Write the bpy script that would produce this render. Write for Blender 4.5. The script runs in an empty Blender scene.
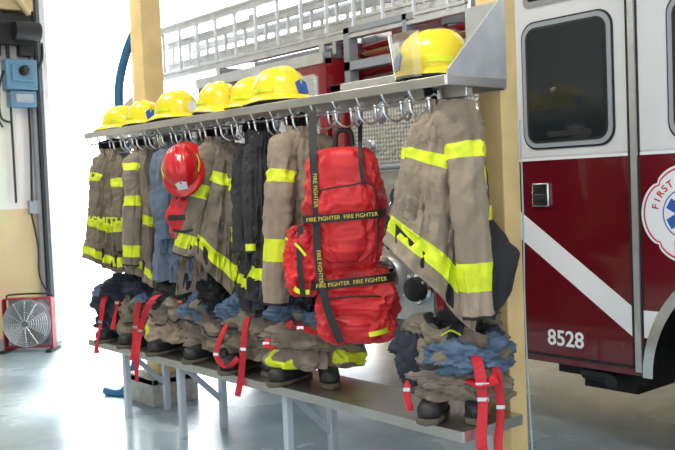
import bpy, math, random
from mathutils import Vector, Matrix, noise
random.seed(4)
scene = bpy.context.scene
pi = math.pi

# ------------------------------------------------------------------ materials
def mat(name, col, rough=0.6, metal=0.0, nscale=0, var=0.0, bump=0.0, bscale=60, trans=0.0, emis=0.0, spec=0.5, sheen=0.0, coat=0.0, bdist=0.01):
    m = bpy.data.materials.new(name); m.use_nodes = True
    nt = m.node_tree; b = nt.nodes['Principled BSDF']
    c4 = (col[0], col[1], col[2], 1)
    b.inputs['Base Color'].default_value = c4
    b.inputs['Roughness'].default_value = rough
    b.inputs['Metallic'].default_value = metal
    b.inputs['Specular IOR Level'].default_value = spec
    if sheen: b.inputs['Sheen Weight'].default_value = sheen
    if coat: b.inputs['Coat Weight'].default_value = coat
    if trans: b.inputs['Transmission Weight'].default_value = trans
    tc = nt.nodes.new('ShaderNodeTexCoord')
    if var:
        n = nt.nodes.new('ShaderNodeTexNoise'); n.inputs['Scale'].default_value = nscale or 8
        n.inputs['Detail'].default_value = 7
        nt.links.new(tc.outputs['Object'], n.inputs['Vector'])
        r = nt.nodes.new('ShaderNodeValToRGB')
        r.color_ramp.elements[0].position = 0.3; r.color_ramp.elements[1].position = 0.7
        r.color_ramp.elements[0].color = tuple(max(0, x*(1-var)) for x in col)+(1,)
        r.color_ramp.elements[1].color = tuple(min(1, x*(1+var)) for x in col)+(1,)
        nt.links.new(n.outputs['Fac'], r.inputs['Fac'])
        nt.links.new(r.outputs['Color'], b.inputs['Base Color'])
    if bump:
        n2 = nt.nodes.new('ShaderNodeTexNoise'); n2.inputs['Scale'].default_value = bscale
        n2.inputs['Detail'].default_value = 4
        nt.links.new(tc.outputs['Object'], n2.inputs['Vector'])
        bp = nt.nodes.new('ShaderNodeBump'); bp.inputs['Strength'].default_value = bump
        bp.inputs['Distance'].default_value = bdist
        nt.links.new(n2.outputs['Fac'], bp.inputs['Height'])
        nt.links.new(bp.outputs['Normal'], b.inputs['Normal'])
    return m

M = {}
M['tan'] = mat('tan_cloth', (0.28,0.22,0.155), 0.85, nscale=5, var=0.34, bump=0.8, bscale=18, sheen=0.15)
M['tan2'] = mat('olive_tan_cloth', (0.185,0.15,0.105), 0.85, nscale=5, var=0.36, bump=0.8, bscale=18, sheen=0.15)
M['tan3'] = mat('grey_tan_cloth', (0.225,0.18,0.135), 0.85, nscale=5, var=0.34, bump=0.8, bscale=18, sheen=0.15)
M['dark'] = mat('dark_cloth', (0.035,0.033,0.036), 0.9, nscale=8, var=0.3, bump=0.5, bscale=40)
M['navy'] = mat('navy_cloth', (0.022,0.028,0.045), 0.85, nscale=8, var=0.3, bump=0.5, bscale=40)
M['black'] = mat('black_liner', (0.012,0.012,0.014), 0.8, bump=0.3)
M['lime'] = mat('lime_reflective_trim', (0.70,0.80,0.02), 0.5, nscale=12, var=0.2, bump=0.2)
M['silver_trim'] = mat('silver_trim', (0.66,0.68,0.45), 0.35, nscale=20, var=0.15)
M['denim'] = mat('denim_lining', (0.085,0.135,0.21), 0.85, nscale=9, var=0.35, bump=0.5, bscale=50)
M['denim_l'] = mat('denim_light', (0.12,0.16,0.22), 0.85, nscale=9, var=0.3, bump=0.5, bscale=50)
M['red'] = mat('red_nylon', (0.60,0.010,0.014), 0.5, nscale=6, var=0.25, bump=0.7, bscale=14, sheen=0.1)
M['strap'] = mat('red_strap', (0.55,0.012,0.025), 0.6)
M['blackstrap'] = mat('black_webbing', (0.012,0.012,0.012), 0.6, bump=0.2)
M['gold'] = mat('gold_print', (0.75,0.55,0.06), 0.6)
M['yellow'] = mat('yellow_helmet', (0.88,0.68,0.012), 0.25, coat=0.4, nscale=5, var=0.08)
M['redh'] = mat('red_helmet', (0.6,0.01,0.015), 0.25, coat=0.4)
M['rubber'] = mat('black_rubber', (0.018,0.018,0.019), 0.55, bump=0.2)
M['sole'] = mat('boot_sole', (0.10,0.085,0.06), 0.8)
M['steel'] = mat('stainless_steel', (0.60,0.58,0.55), 0.34, 1.0, nscale=4, var=0.1, bump=0.05, bscale=90)
M['chrome'] = mat('chrome', (0.78,0.78,0.8), 0.18, 1.0)
M['galv'] = mat('painted_grey_steel', (0.55,0.6,0.66), 0.45, 0.3, nscale=6, var=0.1)
M['alu'] = mat('aluminium', (0.66,0.67,0.68), 0.38, 0.8, nscale=10, var=0.1)
M['wood'] = mat('cream_post_paint', (0.76,0.55,0.25), 0.55, nscale=5, var=0.14, bump=0.2, bscale=20)
M['maroon'] = mat('maroon_truck_paint', (0.115,0.004,0.010), 0.18, coat=0.7, spec=0.5)
M['redpaint'] = mat('red_truck_paint', (0.27,0.01,0.015), 0.25, coat=0.8)
M['white'] = mat('white_truck_paint', (0.68,0.68,0.69), 0.25, coat=0.6)
M['glass'] = mat('dark_window_glass', (0.015,0.02,0.022), 0.05, spec=0.6)
M['seam'] = mat('rubber_seal', (0.01,0.01,0.01), 0.6)
M['blue'] = mat('blue_decal', (0.02,0.10,0.4), 0.4)
M['decred'] = mat('red_decal', (0.5,0.02,0.04), 0.4)
M['fanred'] = mat('fan_frame_red', (0.35,0.012,0.02), 0.5)
M['decwhite'] = mat('white_decal', (0.78,0.79,0.81), 0.4)
M['hose'] = mat('blue_hose', (0.015,0.11,0.24), 0.45)
M['palecable'] = mat('pale_blue_cable', (0.4,0.55,0.65), 0.5)
M['block'] = mat('concrete_block_mat', (0.40,0.40,0.37), 0.95, nscale=15, var=0.2, bump=0.8, bscale=60)
M['bluebox'] = mat('blue_enclosure', (0.10,0.22,0.33), 0.45, nscale=6, var=0.15)
M['greybox'] = mat('grey_enclosure', (0.30,0.32,0.35), 0.5)
M['tire'] = mat('tire_rubber', (0.02,0.02,0.02), 0.8, bump=0.3)
M['visor'] = mat('clear_visor', (0.8,0.8,0.66), 0.08, trans=0.85)
M['brownp'] = mat('tan_beam_paint', (0.5,0.38,0.2), 0.7)

def plate_mat():
    m = mat('diamond_plate', (0.6,0.61,0.62), 0.36, 0.9)
    nt = m.node_tree; b = nt.nodes['Principled BSDF']
    tc = nt.nodes.new('ShaderNodeTexCoord')
    mp = nt.nodes.new('ShaderNodeMapping'); mp.inputs['Rotation'].default_value = (0, math.radians(45), 0)
    ch = nt.nodes.new('ShaderNodeTexChecker'); ch.inputs['Scale'].default_value = 50
    vo = nt.nodes.new('ShaderNodeTexVoronoi'); vo.inputs['Scale'].default_value = 40
    nt.links.new(tc.outputs['Object'], mp.inputs['Vector'])
    nt.links.new(mp.outputs['Vector'], ch.inputs['Vector'])
    nt.links.new(mp.outputs['Vector'], vo.inputs['Vector'])
    bp = nt.nodes.new('ShaderNodeBump'); bp.inputs['Strength'].default_value = 0.5; bp.inputs['Distance'].default_value = 0.01
    nt.links.new(vo.outputs['Distance'], bp.inputs['Height'])
    nt.links.new(bp.outputs['Normal'], b.inputs['Normal'])
    mx = nt.nodes.new('ShaderNodeValToRGB')
    mx.color_ramp.elements[0].color = (0.40,0.41,0.42,1); mx.color_ramp.elements[1].color = (0.78,0.79,0.80,1)
    nt.links.new(ch.outputs['Fac'], mx.inputs['Fac'])
    nt.links.new(mx.outputs['Color'], b.inputs['Base Color'])
    return m
M['plate'] = plate_mat()

def wall_mat():
    m = mat('two_tone_wall', (0.8,0.8,0.78), 0.8, bump=0.2, bscale=30)
    nt = m.node_tree; b = nt.nodes['Principled BSDF']
    g = nt.nodes.new('ShaderNodeNewGeometry'); s = nt.nodes.new('ShaderNodeSeparateXYZ')
    nt.links.new(g.outputs['Position'], s.inputs['Vector'])
    mt = nt.nodes.new('ShaderNodeMath'); mt.operation = 'GREATER_THAN'; mt.inputs[1].default_value = 1.38
    nt.links.new(s.outputs['Z'], mt.inputs[0])
    n = nt.nodes.new('ShaderNodeTexNoise'); n.inputs['Scale'].default_value = 2.5; n.inputs['Detail'].default_value = 6
    nt.links.new(g.outputs['Position'], n.inputs['Vector'])
    mx = nt.nodes.new('ShaderNodeMix'); mx.data_type = 'RGBA'
    mx.inputs[6].default_value = (0.70,0.54,0.30,1); mx.inputs[7].default_value = (0.80,0.77,0.70,1)
    nt.links.new(mt.outputs[0], mx.inputs[0])
    m2 = nt.nodes.new('ShaderNodeMix'); m2.data_type = 'RGBA'; m2.blend_type = 'MULTIPLY'; m2.inputs[0].default_value = 0.3
    nt.links.new(mx.outputs[2], m2.inputs[6]); nt.links.new(n.outputs['Color'], m2.inputs[7])
    nt.links.new(m2.outputs[2], b.inputs['Base Color'])
    return m
M['wall'] = wall_mat()

def floor_mat():
    m = mat('sealed_concrete_floor', (0.5,0.56,0.6), 0.35)
    nt = m.node_tree; b = nt.nodes['Principled BSDF']
    g = nt.nodes.new('ShaderNodeNewGeometry')
    n = nt.nodes.new('ShaderNodeTexNoise'); n.inputs['Scale'].default_value = 1.6; n.inputs['Detail'].default_value = 9
    nt.links.new(g.outputs['Position'], n.inputs['Vector'])
    r = nt.nodes.new('ShaderNodeValToRGB')
    r.color_ramp.elements[0].position = 0.32; r.color_ramp.elements[0].color = (0.26,0.35,0.405,1)
    r.color_ramp.elements[1].position = 0.68; r.color_ramp.elements[1].color = (0.42,0.53,0.59,1)
    nt.links.new(n.outputs['Fac'], r.inputs['Fac']); nt.links.new(r.outputs['Color'], b.inputs['Base Color'])
    r2 = nt.nodes.new('ShaderNodeValToRGB')
    r2.color_ramp.elements[0].color = (0.12,0.12,0.12,1); r2.color_ramp.elements[1].color = (0.38,0.38,0.38,1)
    nt.links.new(n.outputs['Fac'], r2.inputs['Fac']); nt.links.new(r2.outputs['Color'], b.inputs['Roughness'])
    return m
M['floor'] = floor_mat()
M['paving'] = mat('outdoor_paving', (0.75,0.76,0.77), 0.8, nscale=1, var=0.08)
M['ceil'] = mat('ceiling_paint', (0.75,0.75,0.73), 0.8)

# ------------------------------------------------------------------ mesh builder
def interp(t, tab):
    if t <= tab[0][0]: return tab[0][1]
    for a, b in zip(tab, tab[1:]):
        if t <= b[0]:
            k = (t-a[0])/(b[0]-a[0]); k = k*k*(3-2*k)
            return a[1]+(b[1]-a[1])*k
    return tab[-1][1]
def sp(c, p): return math.copysign(abs(c)**p, c)
def cr(pts, t):
    n = len(pts)-1; x = t*n; i = min(int(x), n-1); f = x-i
    p0 = pts[max(i-1,0)]; p1 = pts[i]; p2 = pts[i+1]; p3 = pts[min(i+2,n)]
    return 0.5*((2*p1)+(p2-p0)*f+(2*p0-5*p1+4*p2-p3)*f*f+(3*p1-p0-3*p2+p3)*f**3)

class MB:
    def __init__(s): s.v=[]; s.f=[]; s.m=[]
    def grid(s, rings, mf, closed=True, cap0=None, cap1=None):
        b = len(s.v); n = len(rings[0])
        for r in rings: s.v.extend(r)
        for i in range(len(rings)-1):
            for j in range(n if closed else n-1):
                k = (j+1) % n
                s.f.append((b+i*n+j, b+i*n+k, b+(i+1)*n+k, b+(i+1)*n+j)); s.m.append(mf(i,j) if callable(mf) else mf)
        if cap0 is not None: s.f.append(tuple(b+j for j in range(n-1,-1,-1))); s.m.append(cap0)
        if cap1 is not None:
            o = b+(len(rings)-1)*n; s.f.append(tuple(o+j for j in range(n))); s.m.append(cap1)
    def box(s, a, c, m=0):
        x0,y0,z0 = a; x1,y1,z1 = c; b = len(s.v)
        for z in (z0,z1):
            for x,y in ((x0,y0),(x1,y0),(x1,y1),(x0,y1)): s.v.append(Vector((x,y,z)))
        for q in ((0,3,2,1),(4,5,6,7),(0,1,5,4),(1,2,6,5),(2,3,7,6),(3,0,4,7)):
            s.f.append(tuple(b+i for i in q)); s.m.append(m)
    def prism(s, poly, y0, y1, m=0):
        b = len(s.v); n = len(poly)
        for y in (y0,y1):
            for x,z in poly: s.v.append(Vector((x,y,z)))
        s.f.append(tuple(b+i for i in range(n))); s.m.append(m)
        s.f.append(tuple(b+n+i for i in range(n-1,-1,-1))); s.m.append(m)
        for i in range(n):
            k = (i+1)%n
            s.f.append((b+i, b+n+i, b+n+k, b+k)); s.m.append(m)
    def tube(s, pts, rad, nseg=12, nring=24, mf=0, disp=None, ref=None, cap=True, pw=1.0, capm=None):
        pts = [Vector(p) for p in pts]; rings = []
        prevS = None
        for i in range(nring):
            t = i/(nring-1); p = cr(pts, t)
            T = (cr(pts, min(t+.01,1))-cr(pts, max(t-.01,0))).normalized()
            if ref is not None: S = Vector(ref)
            elif prevS is None: S = Vector((1,0,0)) if abs(T.x) < .8 else Vector((0,1,0))
            else: S = prevS
            S = (S-T*S.dot(T)).normalized(); prevS = S; B = T.cross(S)
            r = rad(t) if callable(rad) else (rad,rad)
            ring = []
            for j in range(nseg):
                a = 2*pi*j/nseg; c = math.cos(a); d = math.sin(a)
                k = 1+(disp(t,a) if disp else 0)
                ring.append(p+S*sp(c,pw)*r[0]*k+B*sp(d,pw)*r[1]*k)
            rings.append(ring)
        cm = capm if capm is not None else (mf if not callable(mf) else mf(0,0))
        s.grid(rings, mf, True, cm if cap else None, cm if cap else None)
    def rod(s, pts, r, m=0, n=8, k=None):
        s.tube(pts, r, n, k or max(2, (len(pts)-1)*6 if len(pts)>2 else 2), m)
    def ribbon(s, pts, width, wdir, m=0, th=0.004, k=None):
        pts = [Vector(p) for p in pts]; k = k or (len(pts)-1)*6+1; rings = []
        for i in range(k):
            t = i/(k-1); p = cr(pts, t)
            T = (cr(pts, min(t+.01,1))-cr(pts, max(t-.01,0))).normalized()
            wd = wdir(t) if callable(wdir) else Vector(wdir)
            W = (wd-T*wd.dot(T)).normalized(); N = T.cross(W)
            rings.append([p+W*width/2+N*th/2, p-W*width/2+N*th/2, p-W*width/2-N*th/2, p+W*width/2-N*th/2])
        s.grid(rings, m, True, m if not callable(m) else 0, m if not callable(m) else 0)
    def blob(s, c, r, seed, m=0, amp=0.25, n=40, fr=1.6, pw=1.0):
        rings = []; c = Vector(c)
        for i in range(n+1):
            ph = -pi/2+pi*(i+0.001)/(n+0.002); ring = []
            for j in range(n):
                a = 2*pi*j/n
                d = Vector((math.cos(ph)*math.cos(a), math.cos(ph)*math.sin(a), math.sin(ph)))
                q = d*fr+Vector((seed*3.1,seed*1.7,0))
                k = 1+amp*noise.noise(q)+amp*.9*(0.5-abs(noise.noise(q*2.1)))+amp*.4*(.4-abs(noise.noise(q*4.5)))
                e = Vector((sp(d.x,pw)*r[0], sp(d.y,pw)*r[1], sp(d.z,pw)*r[2]))
                ring.append(c+e*k)
            rings.append(ring)
        s.grid(rings, m)
    def lathe(s, prof, c, axis='Z', n=32, m=0):
        rings = []; c = Vector(c)
        for p in prof:
            ring = []
            for j in range(n):
                a = 2*pi*j/n; x = p[0]*math.cos(a); y = p[0]*math.sin(a); h = p[1]
                if axis == 'Z': w = Vector((x,y,h))
                elif axis == 'Y': w = Vector((x,h,y))
                else: w = Vector((h,x,y))
                ring.append(c+w)
            rings.append(ring)
        s.grid(rings, (lambda i,j: prof[i][2] if len(prof[i])>2 else m), True, m, m)
    def obj(s, name, mats, parent=None, loc=(0,0,0), rz=0, smooth=True, bevel=0, rot=None):
        me = bpy.data.meshes.new(name); me.from_pydata([tuple(v) for v in s.v], [], s.f)
        for mm in mats: me.materials.append(M[mm] if isinstance(mm,str) else mm)
        me.polygons.foreach_set('material_index', s.m)
        me.update()
        import bmesh
        bm = bmesh.new(); bm.from_mesh(me); bmesh.ops.recalc_face_normals(bm, faces=bm.faces); bm.to_mesh(me); bm.free()
        ob = bpy.data.objects.new(name, me); scene.collection.objects.link(ob)
        ob.location = loc; ob.rotation_euler = rot if rot else (0,0,rz)
        if parent: ob.parent = parent
        if smooth:
            me.polygons.foreach_set('use_smooth', [True]*len(me.polygons))
            try: me.set_sharp_from_angle(angle=math.radians(48))
            except Exception: pass
        if bevel:
            bv = ob.modifiers.new('b','BEVEL'); bv.width = bevel; bv.segments = 2; bv.limit_method = 'ANGLE'
            bv.angle_limit = math.radians(50)
        return ob

def empty(name, loc=(0,0,0), rz=0):
    e = bpy.data.objects.new(name, None); scene.collection.objects.link(e); e.location = loc; e.rotation_euler = (0,0,rz)
    e.empty_display_size = 0.1
    return e
def text(name, s, size, loc, rot, m, parent=None, ext=0.001, align='CENTER', bold=0.0):
    cu = bpy.data.curves.new(name, 'FONT'); cu.body = s; cu.size = size; cu.extrude = ext; cu.align_x = align; cu.align_y='CENTER'
    cu.offset = bold
    ob = bpy.data.objects.new(name, cu); scene.collection.objects.link(ob)
    ob.location = loc; ob.rotation_euler = rot; cu.materials.append(M[m])
    if parent: ob.parent = parent
    return ob
def rrect(x0,x1,z0,z1,r,n=6):
    P=[]
    for cx,cz,a0 in ((x1-r,z1-r,0),(x0+r,z1-r,90),(x0+r,z0+r,180),(x1-r,z0+r,270)):
        for i in range(n+1):
            a = math.radians(a0+90*i/n); P.append((cx+r*math.cos(a), cz+r*math.sin(a)))
    return P

# ------------------------------------------------------------------ camera
H = 1.5; yaw = math.radians(39.7); pit = math.radians(2.6); rol = math.radians(2.3)
f0 = Vector((-math.cos(yaw), math.sin(yaw), 0)); r0 = Vector((math.sin(yaw), math.cos(yaw), 0)); zz = Vector((0,0,1))
f = f0*math.cos(pit)-zz*math.sin(pit); u0 = zz*math.cos(pit)+f0*math.sin(pit)
up = u0*math.cos(rol)+r0*math.sin(rol); rt = r0*math.cos(rol)-u0*math.sin(rol)
cam = bpy.data.cameras.new('camera'); cam.lens = 48; cam.sensor_width = 36
co = bpy.data.objects.new('camera', cam); scene.collection.objects.link(co)
mw = Matrix((rt, up, -f)).transposed().to_4x4(); mw.translation = Vector((0,0,H)); co.matrix_world = mw
cam.clip_end = 200
cam.dof.use_dof = True; cam.dof.focus_distance = 4.0; cam.dof.aperture_fstop = 5.6
scene.camera = co

# ------------------------------------------------------------------ room shell
def simple(name, a, c, m, bevel=0):
    b = MB(); b.box(a, c); return b.obj(name, [m], smooth=False, bevel=bevel)
simple('floor', (-9.1,-3,-0.1), (4,9.2,0), 'floor')
simple('ground_outside', (-45,-25,-0.14), (-9.1,35,-0.012), 'paving')
simple('ceiling', (-9.2,-3,4.6), (4,9.2,4.7), 'ceil')
simple('wall_back', (-9.2,9,0), (4,9.2,4.6), 'wall')
simple('wall_front_blocker', (-9.2,-3.2,0), (-3.5,-3.0,4.6), 'wall')  # unseen wall, added to cut sky light from the camera side
b = MB(); b.box((-9.2,-3,0),(-9.0,3.62,4.6)); b.box((-9.2,8.2,0),(-9.0,9.0,4.6)); b.box((-9.2,3.62,4.1),(-9.0,8.2,4.6))
b.obj('wall_left', ['wall'], smooth=False)
b = MB(); b.box((-9.05,3.50,0),(-8.93,3.60,4.1),0); b.box((-9.2,3.6,0),(-8.9,3.66,4.1),1); b.box((-8.93,3.53,0),(-8.88,3.56,4.1),2)
b.obj('trim_1', ['greybox','alu','seam'], smooth=False)
b = MB(); b.box((-9.0,-3,0),(-8.97,3.50,0.1),0); b.obj('baseboard_left', ['greybox'], smooth=False)
b = MB(); b.box((-8.98,-1,3.33),(-8.8,3.5,3.44),0); b.box((-8.96,3.0,3.0),(-8.85,3.5,3.3),1)
b.lathe([(.09,-.0),(.09,.25)], (-8.75,3.28,3.12), 'Y', 20, 1)
b.rod([(-8.75,2.2,3.2),(-8.75,3.5,3.2)], .018, 1)
b.rod([(-8.8,2.6,3.55),(-8.7,2.9,3.5),(-8.7,3.2,3.52),(-8.8,3.45,3.3)], .035, 0)
b.obj('door_drum_beam', ['brownp','seam'])

# electrical box
e = empty('electrical_control_box', (-9.0,3.38,2.64))
b = MB(); b.box((0,-.16,-.08),(.15,.15,.22),0); b.box((0,-.12,-.25),(.13,.14,-.09),0); b.box((.15,-.11,.0),(.18,.10,.17),0); b.box((.13,-.08,-.21),(.15,.1,-.12),1)
b.obj('enclosure', ['bluebox','greybox'], e, bevel=.012)
b = MB(); b.rod([(.05,-.1,.2),(.05,-.1,.9)], .02); b.rod([(.05,.08,-.24),(.05,.08,-.6),(.05,.06,-1.2)], .012); b.rod([(.05,-.1,-.24),(.05,-.1,-1.2)], .012)
b.rod([(.1,.15,.1),(.12,.22,.25),(.06,.24,.5)], .015)
b.rod([(.1,-.17,.1),(.2,-.26,-.1),(.1,-.22,-.35),(.05,-.1,-.4)], .012)
b.lathe([(.05,0),(.05,.05),(.03,.08)], (.18,0,.1), 'X', 16)
b.box((.03,-.3,.25),(.1,-.18,.38)); b.rod([(.06,-.24,.25),(.06,-.24,-.3),(.08,-.2,-.45)],.01)
b.box((.02,.0,.26),(.12,.14,.40)); b.box((.02,-.02,.45),(.1,.1,.56))
b.obj('conduits', ['seam'], e)
b = MB(); b.box((0,.03,-1.32),(.06,.13,-1.18),0); b.obj('outlet', ['greybox'], e, bevel=.005)
b = MB(); b.rod([(-8.93,3.42,1.33),(-8.85,3.44,1.0),(-8.8,3.42,.7),(-8.7,3.48,.45),(-8.75,3.4,.3)], .010)
b.obj('power_cable', ['seam'])

# floor fan
e = empty('floor_fan', (-8.62,3.22,0), math.radians(48)); e.scale=(.9,.9,.9)
def fan(e):
    b = MB(); R=.24; cz=.31
    fr=.262
    for x in (-fr,fr): b.box((x-.008,-.05,.03),(x+.008,.05,cz+fr),0)
    for z in (cz-fr,cz+fr): b.box((-fr,-.05,z-.007),(fr,.05,z+.007),0)
    b.obj('frame', ['fanred'], e, bevel=.003)
    b = MB(); b.lathe([(R+.02,-.08),(R+.02,.10),(R+.012,.10),(R+.01,-.08)], (0,0,cz), 'Y', 40, 0)
    b.lathe([(.06,-.05),(.06,.08),(.02,.1)], (0,0,cz), 'Y', 20, 0)
    b.prism([(-.255,.06),(.255,.06),(.255,.565),(-.255,.565)], .095,.10,0)
    for k in range(5):
        a0=2*pi*k/5; rings=[]
        for i in range(8):
            r=.05+(R-.06)*i/7; w=.35+.25*i/7
            p=[]
            for q in (-1,-.3,.3,1):
                a=a0+q*w; p.append(Vector((r*math.cos(a), .04*q*(1.2-i/9), cz+r*math.sin(a))))
            rings.append(p)
        b.grid(rings,1,False)
    b.obj('blades', ['greybox','alu'], e)
    b = MB()
    for r in [.05,.075,.10,.125,.15,.175,.20,.22,.24]:
        pts=[(r*math.cos(2*pi*k/16),-.105-.02*(1-r/.24),cz+r*math.sin(2*pi*k/16)) for k in range(17)]
        b.tube(pts,.003,5,48,0)
    for k in range(12):
        a=2*pi*k/12; b.tube([(.03*math.cos(a),-.125,cz+.03*math.sin(a)),(.25*math.cos(a),-.102,cz+.25*math.sin(a))],.0035,5,2,0)
    b.obj('guard', ['chrome'], e)
    b = MB()
    for x in (-.25,.25): b.box((x-.03,-.15,0),(x+.03,.15,.03))
    b.rod([(-.25,.04,cz+fr),(-.2,.04,cz+fr+.04),(.2,.04,cz+fr+.04),(.25,.04,cz+fr)], .010)
    b.obj('feet_handle', ['seam'], e)
fan(e)

# ------------------------------------------------------------------ rack structure
BZ = .48; SZ = 1.89
XL = -5.90
def yzprism(b, poly, x0, x1, m=0):
    n=len(poly); o=len(b.v)
    for x in (x0,x1):
        for y,z in poly: b.v.append(Vector((x,y,z)))
    b.f.append(tuple(o+i for i in range(n))); b.m.append(m); b.f.append(tuple(o+n+i for i in range(n-1,-1,-1))); b.m.append(m)
    for i in range(n):
        k=(i+1)%n; b.f.append((o+i,o+k,o+n+k,o+n+i)); b.m.append(m)
e = empty('gear_rack_shelf')
b = MB()
b.box((XL,2.66,SZ+.012),(-2.49,3.03,SZ+.02),0)
b.box((XL,2.655,SZ-.012),(-2.49,2.665,SZ+.03),0)
b.box((-2.495,2.66,SZ-.012),(-2.485,3.03,SZ+.03),0)
b.box((XL,3.02,SZ-.02),(-2.49,3.03,SZ+.06),0)
b.obj('shelf_sheet', ['steel'], e, smooth=False, bevel=.003)
b = MB()
yzprism(b, [(2.67,SZ+.02),(3.03,SZ+.02),(3.03,SZ+.36),(3.00,SZ+.36),(2.67,SZ+.05)], -2.498,-2.486)
yzprism(b, [(2.72,SZ+.02),(3.03,SZ+.02),(3.03,SZ+.30)], XL+.02,XL+.03)
b.box((-2.7,3.02,SZ+.02),(-2.49,3.03,SZ+.36))
b.obj('end_gusset', ['alu'], e, smooth=False)
b = MB(); b.box((XL+.03,2.80,SZ-.05),(-2.51,2.84,SZ+.012),0)
b.obj('hook_rail', ['steel'], e, smooth=False, bevel=.003)
b = MB()
x=-5.82
while x < -2.55:
    for dx in (-.035,.035):
        b.rod([(x,2.82,SZ-.04),(x+dx*.4,2.80,SZ-.09),(x+dx,2.755,SZ-.125),(x+dx*1.5,2.71,SZ-.10),(x+dx*1.6,2.70,SZ-.055)], .0062)
        b.blob((x+dx*1.6,2.70,SZ-.05),(.011,.011,.011),1,0,0,8)
    b.rod([(x,2.80,SZ-.02),(x,2.74,SZ-.045),(x,2.67,SZ-.05),(x,2.64,SZ-.015)], .006)
    b.box((x-.02,2.79,SZ-.08),(x+.02,2.80,SZ-.01))
    x += .165
b.obj('coat_hook_row', ['chrome'], e)

b = MB(); b.box((-2.655,3.037,0),(-2.525,3.150,4.6)); b.obj('support_post', ['wood'], bevel=.006, smooth=False)
b = MB(); b.box((-5.89,3.04,.2),(-5.72,3.20,4.6)); b.obj('support_post', ['wood'], bevel=.006, smooth=False)
b = MB()
b.box((-6.0,2.93,0),(-5.6,2.98,.195)); b.box((-6.0,3.24,0),(-5.6,3.29,.195))
for xx in (-6.0,-5.825,-5.65): b.box((xx,2.98,0),(xx+.05,3.24,.195))
b.box((-6.0,2.93,.15),(-5.6,3.29,.199))
b.obj('concrete_block', ['block'], bevel=.006, smooth=False)

# bench
e = empty('steel_bench')
b = MB(); b.box((-6.0,2.66,BZ-.006),(-2.46,3.032,BZ)); b.box((-6.0,2.655,BZ-.045),(-2.46,2.663,BZ)); b.box((-2.466,2.66,BZ-.045),(-2.458,3.032,BZ)); b.box((-6.0,3.026,BZ-.045),(-2.46,3.032,BZ+.0))
b.obj('bench_top', ['steel'], e, smooth=False, bevel=.002)
b = MB()
for xx in (-3.7,-4.78,-5.5,-2.62):
    for yy in (2.69,2.98):
        if xx>-3 and yy<2.8: continue
        b.box((xx-.02,yy-.02,0),(xx+.02,yy+.02,BZ-.006))
    b.box((xx-.02,2.69,BZ-.05),(xx+.02,3.0,BZ-.007))
    if xx<-3:
        yzprism(b, [(2.97,.16),(2.97,.21),(2.73,BZ-.04),(2.70,BZ-.06)], xx-.006, xx+.006)
b.box((-5.95,2.965,BZ-.09),(-2.55,2.995,BZ-.05))
b.obj('legs', ['galv'], e, smooth=False, bevel=.003)

b = MB()
b.tube([(-5.75,3.27,3.5),(-5.80,3.27,3.1),(-5.97,3.24,2.85),(-6.12,3.15,2.6),(-6.22,3.10,2.3),(-6.22,3.10,2.0),(-6.2,3.12,1.8),(-6.12,3.14,1.0),(-6.12,3.12,.5),(-6.1,3.05,.2),(-6.1,2.95,.035),(-6.25,2.88,.035)], .034, 10, 90, 0)
b.obj('air_hose', ['hose'])

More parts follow.
